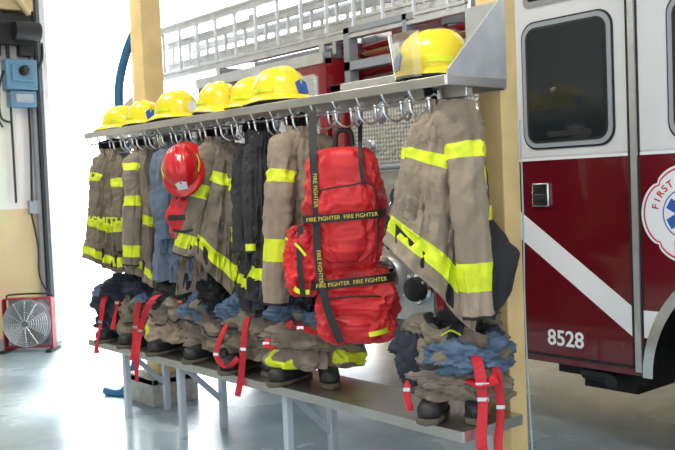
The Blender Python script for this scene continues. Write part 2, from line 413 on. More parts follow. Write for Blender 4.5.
# ------------------------------------------------------------------ turnout coats
def coat(X,Y,Z,rz,L=.88,W=.19,D=.09,cloth='tan',liner='black',seed=1,sl=None,sr=None,stripes=None,sst=((.55,.64),(.85,.93)),slc=None,src=None,flare=1.2,name='turnout_coat',fold=1.7,srr=.062,slr=.066,shear=0.0,slant=0.0,twist=0.0,sy=0.0,collar='black'):
    mats = [cloth,'lime','silver_trim',liner,collar]
    b = MB(); NR=130; NS=150
    if stripes is None: stripes = ((.36,.43),(.87,.94))
    wt = [(0,.05),(.04,.07),(.10,W*.70),(.17,W*.92),(.3,W),(.6,W*1.03),(1,W*flare)]
    dt = [(0,.045),(.06,.065),(.2,D),(.5,D*1.0),(1,D*1.35)]
    rings=[]
    def disp(c,s,t,x):
        amp = .006+.034*min(1,t*1.3)
        q = Vector((c*1.9+seed*5.3, s*1.9+seed, t*1.1))
        d = noise.noise(q)*amp*fold*1.2
        q2 = Vector((c*4.2+seed*2.3+t*1.5, s*4.2, t*2.0+seed))
        d += (.33-abs(noise.noise(q2)))*amp*1.1*fold
        q3 = Vector((c*3+seed+t*4, s*3+x*7, t*8))
        d += (.3-abs(noise.noise(q3)))*.018*fold*min(1,.3+t*2)
        q4 = Vector((c*7+seed-t*6, s*7, t*15))
        d += (.3-abs(noise.noise(q4)))*.008*fold
        return d
    for i in range(NR):
        t=i/(NR-1); w=interp(t,wt); d=interp(t,dt); ring=[]
        tw=twist*t
        for j in range(NS):
            a=2*pi*j/NS; c=math.cos(a); s=math.sin(a)
            x=w*sp(c,.8); y=d*sp(s,.8)
            k=disp(c,s,t,x); x+=c*k; y+=s*k
            if s<0 and abs(x-.01)<.032 and t>.08: y-=.009
            if s<0 and .055<abs(x)<W*.86 and .60<t<.80: y-=.017 if t>.64 else .024
            x,y = x*math.cos(tw)-y*math.sin(tw), x*math.sin(tw)+y*math.cos(tw)
            z=-.02-t*(L-.02)*(1+slant*(x/W))+.03*noise.noise(Vector((c*1.5,s*1.5,seed*3)))*t
            ring.append(Vector((x+shear*t**1.3,y+sy*t,z)))
        rings.append(ring)
    last=rings[-1]; cx=shear; cy=sy
    rings.append([Vector((cx+(p.x-cx)*.95,cy+(p.y-cy)*.93,p.z+.004)) for p in last]); rings.append([Vector((cx+(p.x-cx)*.9,cy+(p.y-cy)*.85,p.z+.12)) for p in last])
    def mf(i,j):
        if i>=NR-1: return 3
        r=rings[i][j]; t=i/(NR-1)+.008*noise.noise(Vector((r.x*9,seed,r.y*5)))
        for s0,s1 in stripes:
            if s0<=t<=s1: return 1
        return 0
    b.grid(rings, mf, True, 0, 3)
    for sc,mm in ((1,0),(.88,4)):
        cr_=[]
        for i in range(8):
            t=i/7; rr=[]
            for j in range(41):
                a=-pi/2+.5+(2*pi-1.0)*j/40
                fl=1+.25*t+.15*noise.noise(Vector((a*1.3,t,seed)))
                rr.append(Vector((.072*sc*fl*math.cos(a), .06*sc*fl*math.sin(a), -.075+.105*t*(1 if math.sin(a)>-.2 else .7)+.02*math.sin(a))))
            cr_.append(rr)
        b.grid(cr_, mm, False)
    b.rod([(-.02,.03,.0),(-.01,.03,.045),(.01,.03,.045),(.02,.03,.0)], .005, 3)
    def sleeve(pts, cm, sd, r0):
        NRs=100
        def rad(t):
            return (interp(t,[(0,r0*.8),(.12,r0*1.15),(.5,r0),(1,r0*.86)]), interp(t,[(0,r0*.75),(.15,r0*.95),(1,r0*.75)]))
        def dp(t,a):
            c=math.cos(a); s=math.sin(a)
            k=.40*(.3-abs(noise.noise(Vector((c*1.6+sd,s*1.6,t*5)))))+.24*noise.noise(Vector((c*2+sd,s*2,t*3)))
            k+=.28*(.3-abs(noise.noise(Vector((c+sd+t*3,s,t*13)))))*(1 if .2<t<.75 else .5)
            return k
        def sm(i,j):
            t=i/(NRs-1)
            if t>.975: return 3
            if cm==0:
                for s0,s1 in sst:
                    if s0<=t<=s1: return 1
            return cm
        b.tube(pts, rad, 48, NRs, sm, dp, (1,0,0), True, .9, 3)
    if sl is None: sl=[(-W*.5,0,-.09),(-W*.9,-.01,-.2),(-W*1.1,-.03,-.42),(-W*1.15,-.05,-.66)]
    if sr is None: sr=[(W*.5,0,-.09),(W*.9,-.01,-.2),(W*1.1,-.03,-.42),(W*1.1,-.05,-.66)]
    if sl: sleeve(sl, slc or 0, seed*1.7, slr)
    if sr: sleeve(sr, src or 0, seed*2.9, srr)
    return b.obj(name, mats, None, (X,Y,Z), rz)
R=math.radians
HZ=SZ-.075
c1=coat(-5.60,2.72,HZ,R(45),L=.80,W=.12,cloth='tan2',seed=1.3,slr=.05,srr=.05,slant=.06,shear=-.03,stripes=((.62,.69),(.88,.95)),
     sl=[(-.06,0,-.08),(-.10,-.03,-.2),(-.12,-.05,-.42),(-.15,-.05,-.64)], sr=[(.06,-.02,-.08),(.07,-.1,-.25),(.07,-.12,-.45),(.08,-.1,-.7)],sst=((.30,.39),(.72,.80)))
coat(-5.24,2.78,HZ,R(42),L=.90,W=.12,cloth='tan3',seed=2.1,slr=.055,srr=.055,slant=.08,
     sl=[(-.06,-.02,-.08),(-.07,-.09,-.22),(-.07,-.12,-.45),(-.10,-.11,-.78)],sst=((.2,.28),(.52,.6),(.84,.91)),stripes=((.5,.57),(.88,.94)))
coat(-4.87,2.79,HZ,R(46),L=.86,W=.13,cloth='denim_l',liner='denim',seed=3.7,stripes=((2,3),),sst=((2,3),),slr=.06,
     sl=[(-.06,-.02,-.08),(-.08,-.08,-.22),(-.07,-.12,-.45),(-.06,-.11,-.6)],
     sr=[(.06,0,-.08),(.12,-.03,-.22),(.14,-.05,-.45),(.13,-.04,-.7)],collar='tan3')
coat(-4.74,2.86,HZ,R(30),L=.93,W=.11,cloth='tan3',seed=9.7,stripes=((2,3),),sst=((2,3),),slr=.05,srr=.05)
coat(-4.37,2.79,HZ,R(50),L=.76,W=.12,cloth='tan2',seed=4.2,slr=.066,srr=.056,slant=.18,shear=-.09,stripes=((.26,.34),(.80,.9)),
     sl=[(-.05,-.01,-.07),(-.10,-.06,-.22),(-.16,-.09,-.45),(-.235,-.08,-.68)],sst=((.44,.54),(.80,.9)),
     sr=[(.05,-.02,-.08),(.10,-.08,-.2),(.09,-.10,-.42),(.05,-.09,-.66)])
coat(-4.03,2.82,HZ,R(46),L=.97,W=.10,cloth='dark',seed=5.5,slr=.052,srr=.05,stripes=((.80,.86),),sst=((2,3),),liner='black')
coat(-3.91,2.76,HZ,R(52),L=.92,W=.065,D=.06,cloth='dark',seed=8.1,slr=.045,srr=.045,stripes=((.80,.87),),sst=((.9,.96),))
coat(-3.585,2.77,HZ,R(46),L=.80,W=.125,cloth='tan',seed=6.4,slr=.068,srr=.058,slant=-.08,shear=.02,stripes=((2,3),(.84,.9)),
     sl=[(-.06,-.02,-.07),(-.10,-.07,-.22),(-.125,-.10,-.5),(-.155,-.09,-.90)],sst=((.36,.44),(.72,.80)),
     sr=[(.06,0,-.08),(.11,-.02,-.2),(.12,-.02,-.4),(.10,-.02,-.62)])
b8=coat(-2.635,2.80,HZ+.04,R(48),L=.80,W=.135,D=.085,cloth='tan',seed=7.7,fold=1.25,flare=1.25,shear=-.10,slant=.18,
     stripes=((.30,.37),(.79,.90)),slr=.05,srr=.074,
     sl=[(-.05,.02,-.08),(-.10,.05,-.2),(-.15,.06,-.42),(-.16,.05,-.6)],
     sr=[(.03,-.02,-.05),(.065,-.09,-.2),(.08,-.125,-.5),(.10,-.11,-.93)],sst=((.345,.425),(.80,.885)))
b=MB()
b.tube([(.10,.02,-.10),(.135,.0,-.30),(.14,-.01,-.50),(.175,-.01,-.64),(.20,-.01,-.76),(.165,-.01,-.95)],lambda t:(interp(t,[(0,.03),(.4,.038),(.58,.055),(.72,.09),(.86,.065),(1,.02)]),.03),40,60,0,
   lambda t,a:.5*(.3-abs(noise.noise(Vector((math.cos(a)*2,math.sin(a)*2,t*7)))))+.35*noise.noise(Vector((math.cos(a)*1.5,3,t*5))),(1,0,0))
b.ribbon([(.115,-.045,-.13),(.15,-.05,-.3),(.155,-.05,-.44)],.012,(1,0,0),1,.004)
b.ribbon([(.10,-.05,-.48),(.15,-.055,-.5),(.18,-.03,-.5)],.06,(0,0,1),1,.004)
b.obj('hanging_liner',['dark','lime'],b8)
text('name_letters','SMITH',.075,(.0,-.175,-.50),(R(90),R(4),0),'lime',c1,.002,bold=.002)

# ------------------------------------------------------------------ helmets
def helmet(X,Y,Z,rz,shell='yellow',name='fire_helmet',visor=False,rot=None,s=1.0,scheme=0,zs=1.0):
    e = empty(name,(X,Y,Z),rz)
    if rot: e.rotation_euler=rot
    e.scale=(s,s,s*zs)
    b=MB(); n=64; rings=[]
    def brim(a):
        c=math.cos(a)
        return .022+.045*max(0,-c)**1.5+.02*max(0,c)**2
    for k,(o,dz) in enumerate(((0.0,-.012),(1.0,-.022),(1.03,-.016),(1.0,-.010),(0.5,.002),(0.0,.010))):
        ring=[]
        for j in range(n):
            a=2*pi*j/n; c=math.cos(a); d=math.sin(a); r=brim(a)*o
            sag=-.018*max(0,-c)*o
            ring.append(Vector(((.142+r)*c,(.112+r)*d,.045+dz+sag)))
        rings.append(ring)
    for i in range(1,22):
        ph=(pi/2)*i/22; ring=[]
        for j in range(n):
            a=2*pi*j/n; c=math.cos(a); d=math.sin(a)
            x=.142*c*math.cos(ph)**.72; y=.112*d*math.cos(ph)**.72
            z=.055+.125*math.sin(ph)
            rid=.012*math.exp(-(y/.012)**2)*math.sin(ph)**.5
            rid+=.007*(math.exp(-((y-.05)/.01)**2)+math.exp(-((y+.05)/.01)**2))*math.sin(ph)
            ring.append(Vector((x,y,z+rid)))
        rings.append(ring)
    b.grid(rings, lambda i,j: 1 if i<2 else 0, True, 1, 0)
    b.obj('shell',[shell,'blackstrap'],e)
    b=MB()
    rr=[]
    for (k,z) in ((.9,.05),(.95,.035),(.95,.002),(.85,.0)):
        rr.append([Vector((.142*k*math.cos(2*pi*j/n),.112*k*math.sin(2*pi*j/n),z)) for j in range(n)])
    b.grid(rr,0,True,0,0)
    b.ribbon([(.03,-.108,.03),(.05,-.125,.012),(.0,-.13,.006),(-.05,-.11,.02)],.02,(0,0,1),0)
    b.ribbon([(.135,-.05,.03),(.155,.0,.025),(.135,.05,.03)],.035,(0,0,1),0,.008)
    b.obj('liner',['blackstrap'],e)
    b=MB(); b.prism([(-.028,0),(.028,0),(.034,.05),(.0,.07),(-.034,.05)],-.004,.004,0)
    b.obj('front_shield',['blue' if scheme==0 else 'decwhite'],e,(.147,0,.055),rot=(R(-18),0,R(90)))
    b=MB()
    for sgn in (-1,1):
        b.ribbon([(.06,sgn*.105,.075),(.0,sgn*.1165,.078),(-.06,sgn*.105,.075)],.018,(0,0,1),0,.003)
    b.obj('markers',['lime'],e)
    if visor:
        b=MB(); rr=[]
        for i in range(8):
            t=i/7; ring=[]
            for j in range(25):
                a=-1.25+2.5*j/24; k=1.10+.16*t
                ring.append(Vector((.155*k*math.cos(a)+.015,.13*k*math.sin(a),.02+.15*t)))
            rr.append(ring)
        b.grid(rr,0,False); b.obj('face_shield',['visor'],e)
        b=MB(); b.lathe([(.018,-.004),(.018,.004)],(.03,-.135,.075),'Y',16,0); b.obj('pivot',['blackstrap'],e)
    return e
SH=SZ+.0205
helmet(-2.71,2.845,SH,0,visor=True,s=1.0,zs=1.25,rot=(0,0,R(225)))
helmet(-3.84,2.83,SH,R(10),s=1.15)
helmet(-4.14,2.88,SH+.0,R(200),s=1.08)
helmet(-4.42,2.82,SH,R(170),s=1.08)
helmet(-4.92,2.83,SH,R(10),s=1.10,scheme=1)
helmet(-5.34,2.83,SH,R(-10),s=1.0)
helmet(-5.67,2.83,SH,R(40),s=.95)
rm=Matrix.Rotation(R(42),4,'Z')@Matrix.Rotation(R(62),4,'X')@Matrix.Rotation(R(-80),4,'Z')
helmet(-4.43,2.58,1.60,0,shell='redh',rot=tuple(rm.to_euler()),s=.92,scheme=1)
b=MB()
b.blob((0,0,-.02),(.095,.05,.13),4,0,.25,40)
b.ribbon([(-.03,-.02,.08),(-.02,.0,.2),(.0,.12,.40)],.025,(1,0,0),1)
b.ribbon([(-.085,-.04,-.02),(0,-.065,-.02),(.085,-.04,-.02)],.03,(0,0,1),1)
b.ribbon([(-.06,-.045,-.09),(0,-.062,-.1),(.06,-.045,-.09)],.015,(0,0,1),1)
b.obj('red_mask_bag',['red','blackstrap'],None,(-4.44,2.575,1.37),R(45))

# ------------------------------------------------------------------ red backpack
def loft_bag(b,cx,cy,z0,z1,W,D,seed,m=0,n=72,k=60,e=.3,amp=.012):
    rings=[]
    for i in range(k+1):
        t=i/k; q=max(.0,1-abs(2*t-1)**4)**e; q=max(q,.02); ring=[]
        for j in range(n):
            a=2*pi*j/n; c=math.cos(a); s=math.sin(a)
            x=W*q*sp(c,.55); y=D*q*sp(s,.6)
            d=amp*(noise.noise(Vector((c*2+seed,s*2,t*3)))*1.3+(.3-abs(noise.noise(Vector((c*3+seed,s*3,t*7)))))*1.3+.6*(.3-abs(noise.noise(Vector((c*6+seed,s*6,t*14))))))
            ring.append(Vector((cx+x+c*d,cy+y+s*d,z0+(z1-z0)*t)))
        rings.append(ring)
    b.grid(rings,m)
e=empty('red_equipment_backpack',(-3.245,2.74,1.675),R(46))
b=MB()
loft_bag(b,.0,0,0,-.60,.18,.11,2,amp=.03)
loft_bag(b,.045,-.01,-.56,-.93,.175,.12,5,amp=.034)
loft_bag(b,.02,-.10,-.16,-.54,.13,.05,8,amp=.016)
loft_bag(b,-.195,-.02,-.36,-.70,.085,.075,9,amp=.022)
b.obj('bag_body',['red'],e)
b=MB()
def band(b,z,W,D,cx,cy,h=.03,m=0,tilt=0):
    rr=[]
    for dz,k in ((-h/2,1),(-h/2,1.03),(h/2,1.03),(h/2,1)):
        rr.append([Vector((cx+W*k*sp(math.cos(a),.55),cy+D*k*sp(math.sin(a),.6),z+dz+tilt*W*sp(math.cos(a),.55))) for a in [2*pi*j/60 for j in range(60)]])
    b.grid(rr,m)
band(b,-.325,.19,.175,.0,-.0,.038,tilt=.05)
band(b,-.625,.195,.145,.03,-.01,.042,tilt=.08)
b.ribbon([(-.13,.0,.17),(-.13,-.05,.06),(-.125,-.12,-.06),(-.12,-.135,-.3)],.035,(1,0,0),0,.006)
b.ribbon([(-.12,-.135,-.3),(-.12,-.155,-.5),(-.09,-.16,-.72),(-.03,-.155,-.9)],.035,(1,0,0),0,.006)
b.ribbon([(.09,.02,.12),(.09,-.06,.02),(.09,-.125,-.06),(.10,-.14,-.18)],.02,(1,0,0),0,.005)
b.ribbon([(-.20,-.09,-.36),(-.21,-.115,-.52),(-.20,-.11,-.69)],.025,(1,0,0),0,.005)
b.rod([(-.1,-.165,-.20),(.02,-.175,-.185),(.15,-.160,-.20),(.155,-.155,-.48)],.004,0)
b.rod([(-.03,0,.0),(-.02,0,.07),(.04,0,.07),(.05,0,.0)],.012,0)
b.rod([(-.1,-.14,-.70),(.05,-.155,-.69),(.19,-.12,-.70)],.004,0)
b.obj('black_straps',['blackstrap'],e)
b=MB()
b.ribbon([(-.27,-.06,-.60),(-.23,-.105,-.66),(-.17,-.105,-.67)],.022,(0,0,1),0)
b.ribbon([(.10,-.145,-.87),(.16,-.135,-.86),(.225,-.06,-.85)],.022,(0,0,1),0)
b.ribbon([(-.28,-.05,-.42),(-.22,-.11,-.45),(-.18,-.11,-.5)],.012,(0,0,1),0)
b.obj('reflective_trim',['lime'],e)
text('strap_print','FIRE FIGHTER  FIRE FIGHTER',.026,(0.0,-.187,-.325),(R(90),R(-2.9),0),'gold',e,.0008)
text('strap_print','FIRE FIGHTER  FIRE FIGHTER',.026,(0.03,-.167,-.625),(R(90),R(-4.6),0),'gold',e,.0008)
text('strap_print','FIRE FIGHTER',.026,(-.12,-.143,-.2),(R(90),R(90),0),'gold',e,.0008)
text('strap_print','FIRE FIGHTER',.026,(-.112,-.165,-.55),(R(90),R(87),0),'gold',e,.0008)

# ------------------------------------------------------------------ bunker pants over boots
def boot(b,x,y,rz,mb,ms):
    c=math.cos(rz); s=math.sin(rz)
    def T(p): return (x+p[0]*c-p[1]*s, y+p[0]*s+p[1]*c, p[2])
    ref=(c,s,0)
    b.tube([T((0,.08,.055)),T((0,.0,.06)),T((0,-.10,.055)),T((0,-.20,.048))],
           lambda t:(interp(t,[(0,.036),(.2,.042),(.6,.052),(.85,.05),(1,.022)]),interp(t,[(0,.04),(.3,.06),(.7,.046),(.9,.038),(1,.016)])),20,26,mb,None,ref,True,.8)
    b.tube([T((0,.09,.013)),T((0,.0,.013)),T((0,-.10,.013)),T((0,-.215,.014))],
           lambda t:(interp(t,[(0,.036),(.1,.042),(.35,.038),(.7,.057),(.9,.05),(1,.015)]),.013),20,26,ms,None,ref,True,.5)
    b.tube([T((0,.035,.05)),T((0,.03,.16)),T((0,.03,.32))],lambda t:(.048+.012*t,.05+.014*t),20,14,mb,lambda t,a:.05*noise.noise(Vector((math.cos(a)*2,t*6,x*9))),ref)
def gear(X,Y,rz,seed,cloth='tan',lining='denim',straps=(),sx=1.15,sy=.82,extra=(),stripe=0,h=1.0,bx=.085):
    mats=[cloth,'lime',lining,'dark','rubber','sole','strap','chrome','black','tan3','navy','denim']
    e=empty('bunker_pants_on_boots',(X,Y,BZ+.001),rz)
    rnd=random.Random(int(seed*10))
    j_=lambda a:rnd.uniform(-a,a)
    b=MB(); boot(b,-bx,-.01+j_(.02),-.25+j_(.3),4,5); boot(b,bx,j_(.02),.25+j_(.3),4,5); b.obj('boots',mats,e)
    b=MB()
    prof=[(.085,.18),(.13,.11),(.17,.085),(.192,.115),(.19+j_(.02),.16+j_(.02)),(.155+j_(.02),.19),(.165,.215),(.190+j_(.02),.245),(.185,.285+j_(.015)),(.155+j_(.02),.315),(.165+j_(.02),.345),(.14,.385),(.115,.395),(.10,.35),(.085,.28)]
    lean=(j_(.06),j_(.03))
    NR=100; NS=110; rings=[]
    P=[Vector((r,0,z*h)) for r,z in prof]
    for i in range(NR):
        t=i/(NR-1); p=cr(P,t); ring=[]
        for j in range(NS):
            a=2*pi*j/NS; c=math.cos(a); s=math.sin(a)
            q=Vector((c*1.4+seed*3.3,s*1.4+seed,p.z*6))
            k=.095*noise.noise(q)+.09*(.3-abs(noise.noise(q*2.0)))+.045*(.3-abs(noise.noise(q*4.5)))+.02*(.3-abs(noise.noise(q*9)))
            if t>.85: k*=.5
            k=min(k,.055)
            dz=.11*noise.noise(Vector((c*1.3+seed,s*1.3,seed*7)))*min(1,t*2)
            zz_=max(.012,p.z+dz)
            ring.append(Vector(((p.x+k)*c*sx+lean[0]*zz_*3,(p.x+k)*s*sy+lean[1]*zz_,zz_)))
        rings.append(ring)
    def mf(i,j):
        t=i/NR; a=2*pi*j/NS
        w=t+.09*noise.noise(Vector((math.cos(a)*2,math.sin(a)*2,seed)))
        if w>.84: return 3
        if w>.70 and noise.noise(Vector((math.cos(a)*1.3+seed,math.sin(a)*1.3,1)))>.1: return 2
        if stripe and .20<w<.29 and noise.noise(Vector((math.cos(a)*1.1,math.sin(a)*1.1,seed*4)))>-.15+(.3*(1-stripe)): return 1
        if .45<w<.49: return 3
        return 0
    b.grid(rings,mf,True,8,8)
    for (p,r,m,sd) in extra: b.blob(p,r,sd,m,.55,56,1.7)
    b.obj('pants',mats,e)
    b=MB()
    for pts,w in straps:
        b.ribbon(pts,w,lambda t:Vector((1,.15+.7*math.sin(t*6+seed),0)),6,.005)
        q=Vector(pts[len(pts)//2]); b.box((q.x-w*.5,q.y-.010,q.z-.008),(q.x+w*.5,q.y-.005,q.z+.008),7)
    b.obj('suspenders',mats,e,smooth=False)
    return e
gear(-2.68,2.86,R(40),1.2,'tan2','navy',sx=1.15,
     straps=(([(.06,-.10,.33),(.10,-.20,.27),(.12,-.235,.12),(.11,-.27,-.05),(.13,-.27,-.2)],.045),
             ([(.15,-.02,.3),(.17,-.14,.25),(.19,-.20,.08),(.175,-.24,-.08),(.20,-.24,-.18)],.035),
             ([(.06,-.19,.19),(.12,-.23,.18),(.19,-.20,.2)],.055),
             ([(-.16,-.10,.22),(-.2,-.15,.14),(-.185,-.16,.05)],.03)),
     extra=(((.08,-.04,.27),(.14,.10,.075),11,3.0),((-.14,.0,.31),(.10,.09,.08),10,2.0),((.03,.04,.38),(.10,.06,.06),3,5.0),((-.06,-.10,.19),(.12,.07,.06),9,6.0),((.12,-.10,.16),(.09,.06,.06),9,6.7)))
b=MB(); b.blob((0,0,0),(.135,.09,.07),3.3,0,.45,52); b.blob((-.18,.02,-.02),(.06,.05,.1),5.3,1,.4,36)
b.blob((.02,.05,.075),(.05,.045,.05),2.2,1,.3,30); b.ribbon([(-.05,-.03,.10),(-.01,-.03,.12),(.03,-.02,.10)],.03,(0,1,0),2)
b.obj('denim_overalls',['denim','navy','lime'],None,(-2.60,2.77,BZ+.27),R(40))
gear(-3.70,2.86,R(38),2.6,'tan3','denim',stripe=1,
     straps=(([(-.12,-.08,.36),(-.05,-.19,.32),(-.0,-.2,.31),(.08,-.2,.28)],.035),([(-.17,-.05,.3),(-.2,-.14,.22),(-.15,-.18,.2)],.035)),
     extra=(((-.10,-.04,.37),(.09,.08,.06),11,2.0),((.10,.0,.34),(.09,.08,.1),8,4.0),((.0,-.1,.25),(.16,.07,.07),9,4.4)))
gear(-4.16,2.86,R(34),3.9,'tan2','navy',
     straps=(([(.05,-.10,.36),(.0,-.19,.30),(-.02,-.21,.15),(-.03,-.24,.0),(-.05,-.25,-.10)],.035),([(-.1,-.08,.36),(-.14,-.18,.25),(-.18,-.21,.12),(-.12,-.22,.05),(-.05,-.22,.10)],.03)),
     extra=(((-.1,-.06,.34),(.09,.08,.07),11,7.0),((.12,-.04,.37),(.10,.09,.09),8,8.0),((.05,-.1,.22),(.14,.06,.07),9,7.4)))
gear(-4.60,2.88,R(30),4.4,'tan3','dark',straps=(),extra=(((.02,-.04,.38),(.12,.1,.1),8,1.5),((-.1,-.06,.3),(.1,.08,.08),11,1.9)),h=.97)
gear(-5.00,2.86,R(30),5.1,'tan','dark',stripe=.4,
     straps=(([(-.05,-.08,.40),(-.12,-.19,.34),(-.2,-.2,.16),(-.21,-.24,.0),(-.21,-.25,-.15)],.035),([(.0,-.1,.40),(.08,-.18,.34),(.14,-.2,.3)],.03)),
     extra=(((.0,-.04,.38),(.13,.1,.07),3,5.2),((.1,-.08,.3),(.1,.08,.07),9,5.5)))
gear(-5.38,2.86,R(30),6.3,'tan2','denim',
     straps=(([(.05,-.10,.36),(.0,-.19,.30),(-.02,-.21,.15),(-.03,-.24,.0),(-.04,-.25,-.06)],.035),),
     extra=(((.0,-.06,.36),(.14,.1,.08),10,5.9),))
gear(-5.74,2.86,R(30),7.2,'navy','denim',
     straps=(([(-.05,-.10,.36),(-.08,-.19,.30),(-.1,-.21,.15),(-.12,-.24,.0),(-.12,-.25,-.06)],.035),([(.05,-.10,.36),(.03,-.19,.28),(-.0,-.22,.1)],.035)),
     extra=(((.0,-.06,.34),(.15,.1,.09),10,8.9),))

# ------------------------------------------------------------------ fire truck
T=empty('fire_truck')
Y0=4.07; Y1=6.5
def arc(cx,cz,r,a0,a1,n=24): return [(cx+r*math.cos(R(a0+(a1-a0)*i/n)), cz+r*math.sin(R(a0+(a1-a0)*i/n))) for i in range(n+1)]
wx,wz,wr=-1.85,.52,.65
b=MB()
poly=[(-3.33,.46),(-3.33,1.59),(1.25,1.59),(1.25,.46)]+[(p[0],p[1]) for p in arc(wx,.46,.65,0,180)]
b.prism(poly,Y0,Y0+.08,0); b.prism(poly,Y1-.08,Y1,0)
b.box((-3.33,Y0+.08,.46),(-3.25,Y1-.08,1.59),0); b.box((1.17,Y0+.08,.46),(1.25,Y1-.08,1.59),0)
b.obj('cab_lower',['maroon'],T,smooth=False)
b=MB()
b.prism([(-3.33,1.59),(1.25,1.59),(1.05,2.78),(.95,2.86),(-3.25,2.86),(-3.33,2.78)],Y0,Y1,0)
b.obj('cab_upper',['white'],T,smooth=False,bevel=.02)
b=MB(); b.prism(rrect(-3.2,1.0,.5,1.1,.02),Y0+.45,Y1-.45,0); b.obj('chassis',['seam'],T,smooth=False)
def window(x0,x1,z0,z1,nm):
    b=MB()
    b.prism(rrect(x0-.015,x1+.015,z0-.015,z1+.015,.09),Y0-.006,Y0+.004,0)
    b.prism(rrect(x0-.005,x1+.005,z0-.005,z1+.005,.085),Y0-.012,Y0+.004,2)
    b.prism(rrect(x0+.020,x1-.020,z0+.020,z1-.020,.065),Y0-.015,Y0-.006,0)
    b.prism(rrect(x0+.034,x1-.034,z0+.034,z1-.034,.05),Y0-.018,Y0-.006,1)
    b.box(((x0+x1)/2-.12,Y0-.020,z0+.05),((x0+x1)/2+.16,Y0-.006,z0+.08),0)
    b.obj(nm,['seam','glass','greybox'],T)
window(-3.21,-2.655,1.66,2.335,'crew_window')
window(-2.33,-1.35,1.66,2.335,'middle_window')
window(-.95,.2,1.66,2.335,'driver_window')
b=MB(); b.prism(rrect(-3.20,-2.80,2.43,2.66,.03),Y0-.01,Y0+.004,0); b.prism(rrect(-3.17,-2.83,2.46,2.63,.02),Y0-.013,Y0,1)
b.obj('roof_marker_light',['chrome','glass'],T)
b=MB()
for xx in (-3.29,-2.565,-2.51,-1.15,-1.1,.45):
    b.box((xx-.006,Y0-.004,.5 if xx not in (-1.15,-1.1) else 1.2),(xx+.006,Y0+.01,2.7),0)
b.box((-3.29,Y0-.004,2.695),(-2.565,Y0+.01,2.705),0); b.box((-3.29,Y0-.004,.495),(-2.565,Y0+.01,.51),0)
b.box((-2.555,Y0-.008,.48),(-2.52,Y0+.004,2.8),1)
b.obj('door_seams',['seam','alu'],T,smooth=False)
b=MB(); b.box((-3.17,Y0-.02,1.33),(-3.06,Y0,1.46),0); b.box((-3.15,Y0-.035,1.36),(-3.08,Y0-.02,1.40),1)
b.obj('door_handle',['chrome','seam'],T,bevel=.006)
b=MB()
b.prism([(-3.33,1.19),(-3.33,1.345),(-2.57,.815),(-2.57,.66)],Y0-.003,Y0+.001,0)
b.prism([(-2.51,.66),(-2.51,.80),(-2.42,.80),(-2.47,.66)],Y0-.003,Y0+.001,0)
b.prism([(-3.33,1.585),(-3.33,1.60),(1.25,1.60),(1.25,1.585)],Y0-.003,Y0+.001,0)
b.obj('white_stripe',['decwhite'],T,smooth=False)
text('unit_number','8528',.12,(-2.985,Y0-.003,.60),(R(90),0,0),'decwhite',T,.001,bold=.002)
lx,lz=-2.26,1.29
b=MB()
P=[]
for k in range(72):
    a=2*pi*k/72; r=.215+.028*abs(math.sin(2*a))**.5*1.0; P.append((lx+r*math.cos(a+pi/4),lz+r*math.sin(a+pi/4)))
b.prism(P,Y0-.003,Y0+.001,0)
P=[(lx+(p[0]-lx)*.95,lz+(p[1]-lz)*.95) for p in P]; b.prism(P,Y0-.004,Y0+.001,1)
P=[(lx+(p[0]-lx)*.96,lz+(p[1]-lz)*.96) for p in P]; b.prism(P,Y0-.005,Y0+.001,0)
b.prism([(lx+.125*math.cos(2*pi*k/40),lz+.125*math.sin(2*pi*k/40)) for k in range(40)],Y0-.006,Y0,2)
b.prism([(lx+.118*math.cos(2*pi*k/40),lz+.118*math.sin(2*pi*k/40)) for k in range(40)],Y0-.007,Y0,0)
for k in range(3):
    a=R(90+60*k); c=math.cos(a); s=math.sin(a); w=.027; l=.105
    b.prism([(lx+c*l-s*w,lz+s*l+c*w),(lx-c*l-s*w,lz-s*l+c*w),(lx-c*l+s*w,lz-s*l-c*w),(lx+c*l+s*w,lz+s*l-c*w)],Y0-.008-.0004*k,Y0,2)
b.prism([(lx-.006,lz-.075),(lx+.006,lz-.075),(lx+.006,lz+.08),(lx-.006,lz+.08)],Y0-.0105,Y0,0)
b.rod([(lx+.0,Y0-.01,lz+.06),(lx+.02,Y0-.01,lz+.03),(lx-.02,Y0-.01,lz),(lx+.02,Y0-.01,lz-.03),(lx,Y0-.01,lz-.06)],.004,0)
b.obj('rescue_emblem',['decwhite','decred','blue'],T,smooth=False)
s='FIRST RESPONSE'
for i,ch in enumerate(s):
    a=R(168-156*i/(len(s)-1)); text('emblem_letter',ch,.05,(lx+.165*math.cos(a),Y0-.006,lz+.165*math.sin(a)),(R(90),-(a-pi/2),0),'decred',T,.0006,bold=.001)
text('emblem_letter','FIRE',.075,(lx,Y0-.006,lz-.165),(R(90),0,0),'decred',T,.0006,bold=.002)
def wheel(x,z,R_,nm):
    b=MB()
    b.lathe([(R_*.55,0,0),(R_*.62,-.02,0),(R_*.92,-.02,0),(R_,.02,0),(R_,.26,0),(R_*.9,.3,0),(R_*.5,.3,0)],(x,Y0+.03,z),'Y',48,0)
    b.lathe([(R_*.58,.02,1),(R_*.56,-.01,1),(R_*.5,.05,1),(R_*.42,.10,1),(R_*.25,.06,1),(R_*.2,-.02,1),(R_*.1,-.03,1)],(x,Y0+.03,z),'Y',40,1)
    for k in range(10):
        a=2*pi*k/10; b.lathe([(.018,0),(.018,.03)],(x+R_*.33*math.cos(a),Y0+.08,z+R_*.33*math.sin(a)),'Y',8,1)
    b.obj(nm,['tire','alu'],T)
wheel(wx,.51,.51,'front_wheel')
b=MB()
A=arc(wx,.46,.655,0,180,30); Bq=arc(wx,.46,.60,180,0,30)
b.prism(A+Bq,Y0-.025,Y0+.02,0)
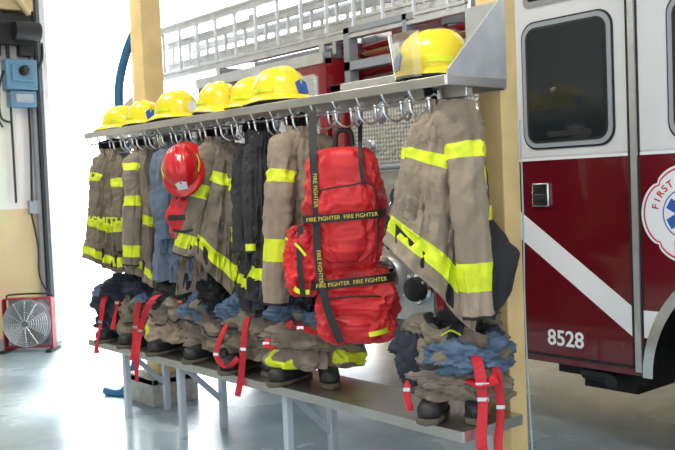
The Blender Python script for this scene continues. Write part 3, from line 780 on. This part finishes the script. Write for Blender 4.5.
A=arc(wx,.46,.64,0,180,30); Bq=arc(wx,.46,.62,180,0,30); b.prism(A+Bq,Y0+.02,Y0+.5,1)
b.obj('wheel_arch_trim',['chrome','seam'],T)
b=MB(); b.box((-3.2,Y0+.22,.36),(-2.62,Y0+.5,.46),0); b.box((-3.15,Y0+.4,.25),(-2.8,Y0+.8,.46),0); b.rod([(-3.0,Y0+.2,.38),(-2.75,Y0+.1,.40),(-2.72,Y0+.02,.40)],.035,0)
b.obj('under_step',['seam','greybox'],T,smooth=False)
b=MB(); b.box((1.25,Y0+.05,.45),(1.6,Y1-.05,.75),0); b.box((1.25,Y0+.6,.8),(1.3,Y1-.6,1.5),0)
b.obj('bumper_grille',['chrome'],T,bevel=.02)
b=MB(); b.prism([(1.24,1.66),(1.255,1.66),(1.085,2.62),(1.07,2.62)],Y0+.15,Y1-.15,0); b.obj('windscreen',['glass'],T,smooth=False)
b=MB(); b.box((-.2,Y0+.3,2.86),(.2,Y1-.3,3.0),0); b.obj('light_bar',['decred'],T,bevel=.02)

px0,px1=-4.95,-3.37
b=MB(); b.box((px0,Y0+.10,.5),(px1,Y1-.1,2.1),0); b.obj('pump_body',['greybox'],T,smooth=False)
b=MB()
b.box((px0,Y0+.02,.55),(px0+.12,Y0+.12,2.2),0); b.box((px1-.1,Y0+.02,.55),(px1,Y0+.12,2.2),0); b.box((-4.02,Y0+.06,.6),(-3.96,Y0+.11,2.1),0)
b.box((px0,Y0+.02,2.12),(px1,Y0+.12,2.2),1)
b.obj('pump_frame',['redpaint','alu'],T,smooth=False,bevel=.006)
b=MB()
b.box((-4.80,Y0+.07,1.62),(-4.05,Y0+.10,2.08),0); b.box((-4.80,Y0+.07,1.1),(-4.05,Y0+.10,1.58),1)
b.box((-3.94,Y0+.07,.6),(-3.5,Y0+.10,2.08),0); b.box((-4.80,Y0+.07,.58),(-4.05,Y0+.10,1.06),1)
b.obj('pump_plates',['plate','alu'],T,smooth=False,bevel=.004)
b=MB()
for (x,z,r) in ((-4.6,1.35,.10),(-4.25,1.40,.075),(-4.25,1.2,.05),(-3.72,1.55,.09),(-4.5,.85,.12),(-4.15,.8,.08),(-3.72,1.0,.11)):
    b.lathe([(r*1.25,.06,0),(r*1.25,.0,0),(r,-.01,1),(r,-.06,1),(r*.9,-.08,1),(r*.3,-.09,1)],(x,Y0+.05,z),'Y',28,1)
    for k in range(4):
        a=2*pi*k/4+.5; b.rod([(x+r*math.cos(a),Y0,z+r*math.sin(a)),(x+r*1.3*math.cos(a),Y0-.01,z+r*1.3*math.sin(a))],.012,0)
for (x,z) in ((-4.7,1.95),(-4.5,1.95),(-4.6,1.75),(-3.65,1.90)):
    b.lathe([(.045,.03,0),(.045,-.01,0),(.038,-.015,2),(.0,-.015,2)],(x,Y0+.06,z),'Y',24,2)
b.obj('valves_gauges',['chrome','seam','greybox'],T)
b=MB(); b.rod([(px0+.1,Y0+.02,1.6),(px1-.1,Y0+.02,1.6)],.02)
b.rod([(-4.0,Y0+.3,2.1),(-4.0,Y0+.3,3.3)],.05); b.rod([(-3.86,Y0+.35,2.1),(-3.86,Y0+.35,3.2)],.03)
b.lathe([(.08,0),(.08,.1)],(-4.0,Y0+.3,2.5),'Z',20,0)
b.box((-4.9,Y0+.12,2.3),(-3.4,Y0+.2,2.36)); b.box((-4.9,Y0+.12,2.2),(-4.84,Y0+.2,2.6)); b.box((-4.3,Y0+.12,2.2),(-4.26,Y0+.2,2.6)); b.box((-4.9,Y0+.12,2.56),(-4.2,Y0+.2,2.6))
b.obj('pump_pipes',['greybox'],T)
b=MB()
for k in range(7):
    z=2.2+.045*k; b.tube([(-4.85,Y0+.35,z),(-4.4,Y0+.33,z+.01),(-3.6,Y0+.35,z)],(lambda t:(.1,.022)),8,8,k%2,None,(0,1,0))
b.box((-4.8,Y0+.5,2.1),(-3.5,Y1-.2,2.62),2)
b.obj('crosslay_hoses',['decred','brownp','maroon'],T)

bx0,bx1=-6.7,-4.97
b=MB(); b.prism([(bx0,.55),(bx0,2.4),(bx1,2.4),(bx1,.55),(-5.2,.55)]+arc(-5.8,.55,.58,0,180)+[(bx0+.1,.55)],Y0,Y1,0); b.obj('rear_body',['redpaint'],T,smooth=False)
b=MB()
for (x0,x1,z0,z1) in ((-6.62,-6.0,1.25,2.28),(-5.92,-5.05,1.25,2.28)):
    b.box((x0,Y0-.008,z0),(x1,Y0+.01,z1),0)
    z=z0
    while z<z1-.02: b.box((x0+.03,Y0-.016,z+.004),(x1-.03,Y0-.004,z+.036),1); z+=.042
    b.rod([(x0+.1,Y0-.03,z0+.05),(x1-.1,Y0-.03,z0+.05)],.012,0)
b.box((bx0,Y0-.02,2.36),(bx1,Y0+.06,2.44),1)
b.obj('shutters',['chrome','alu'],T,smooth=False)
wheel(-5.8,.51,.51,'rear_wheel')
b=MB(); b.box((bx0-.35,Y0+.1,.45),(bx0,Y1-.1,.55),0); b.box((bx0-.02,Y0+.05,.55),(bx0,Y1-.05,2.4),0); b.obj('tailboard',['plate'],T,smooth=False)
def ladder(x0,x1,y,z0,z1,nm):
    b=MB()
    for z in (z0,z1):
        b.box((x0,y-.018,z-.036),(x1,y+.018,z-.014),0); b.box((x0,y-.018,z+.014),(x1,y+.018,z+.036),0); b.box((x0,y-.006,z-.03),(x1,y+.006,z+.03),0)
    x=x0+.1
    while x<x1: b.rod([(x,y,z0),(x,y,z1)],.015,0); x+=.3
    b.obj(nm,['alu'],T,smooth=False)
ladder(-7.9,-3.75,Y0+.14,2.56,2.98,'extension_ladder_outer')
ladder(-7.6,-3.9,Y0+.24,2.66,2.86,'extension_ladder_inner')
ladder(-7.3,-4.1,Y0+.34,2.60,2.80,'roof_ladder')
b=MB()
for x in (-6.5,-5.1): b.box((x-.03,Y0+.08,2.4),(x+.03,Y0+.42,2.52),0); b.box((x-.03,Y0+.44,2.4),(x+.03,Y0+.48,3.0),0)
b.box((-5.0,Y0+.1,2.4),(-4.96,Y1-.1,2.52),0)
b.obj('ladder_brackets',['chrome'],T,smooth=False)
b=MB(); b.box((bx0+.05,Y0+.5,2.4),(bx1,Y1-.1,2.6),0); b.obj('hose_bed',['greybox'],T,bevel=.02,smooth=False)

b=MB(); b.tube([(-3.1,3.9,.012),(-2.9,3.6,.012),(-2.75,3.45,.012),(-2.6,3.25,.012),(-2.35,2.9,.012),(-2.3,2.5,.012)],.012,8,50,0)
b.obj('floor_air_line',['hose'])
b=MB(); b.tube([(-2.53,3.165,1.75),(-2.525,3.16,1.3),(-2.535,3.165,.9),(-2.52,3.16,.45),(-2.5,3.165,.0)],.004,6,40,0)
b.obj('charging_cable',['palecable'])

for k,(x,y) in enumerate(((-6.5,1.5),(-3.0,1.2),(-4.5,7.3))):  # overhead fill lamps and their housings, added to brighten the interior
    b=MB(); b.box((x-.65,y-.12,4.5),(x+.65,y+.12,4.6),0); b.obj('added_light_fixture',['decwhite'],smooth=False)
    l=bpy.data.lights.new('fill_light','AREA'); l.shape='RECTANGLE'; l.size=1.2; l.size_y=.2; l.energy=70; l.color=(1,.95,.86)
    o=bpy.data.objects.new('fill_light',l); scene.collection.objects.link(o); o.location=(x,y,4.48)

# ------------------------------------------------------------------ light: sky brighter on the sun (doorway) side
w=bpy.data.worlds.new('sky'); scene.world=w; w.use_nodes=True
nt=w.node_tree; bg=nt.nodes['Background']; bg.inputs[0].default_value=(.92,.96,1,1)
tc=nt.nodes.new('ShaderNodeTexCoord'); sx_=nt.nodes.new('ShaderNodeSeparateXYZ')
mr=nt.nodes.new('ShaderNodeMapRange'); mr.inputs['From Min'].default_value=-1; mr.inputs['From Max'].default_value=.3
mr.inputs['To Min'].default_value=7.0; mr.inputs['To Max'].default_value=1.45
nt.links.new(tc.outputs['Generated'],sx_.inputs[0]); nt.links.new(sx_.outputs['X'],mr.inputs['Value']); nt.links.new(mr.outputs[0],bg.inputs[1])
s=bpy.data.lights.new('sun','SUN'); s.energy=16; s.angle=.15; s.color=(1,.97,.92)
so=bpy.data.objects.new('sun',s); scene.collection.objects.link(so)
d=Vector((.62,-.30,-.78)); so.rotation_euler=d.to_track_quat('-Z','Y').to_euler()
scene.view_settings.view_transform='Standard'
scene.view_settings.look='None'
scene.view_settings.exposure=0.12
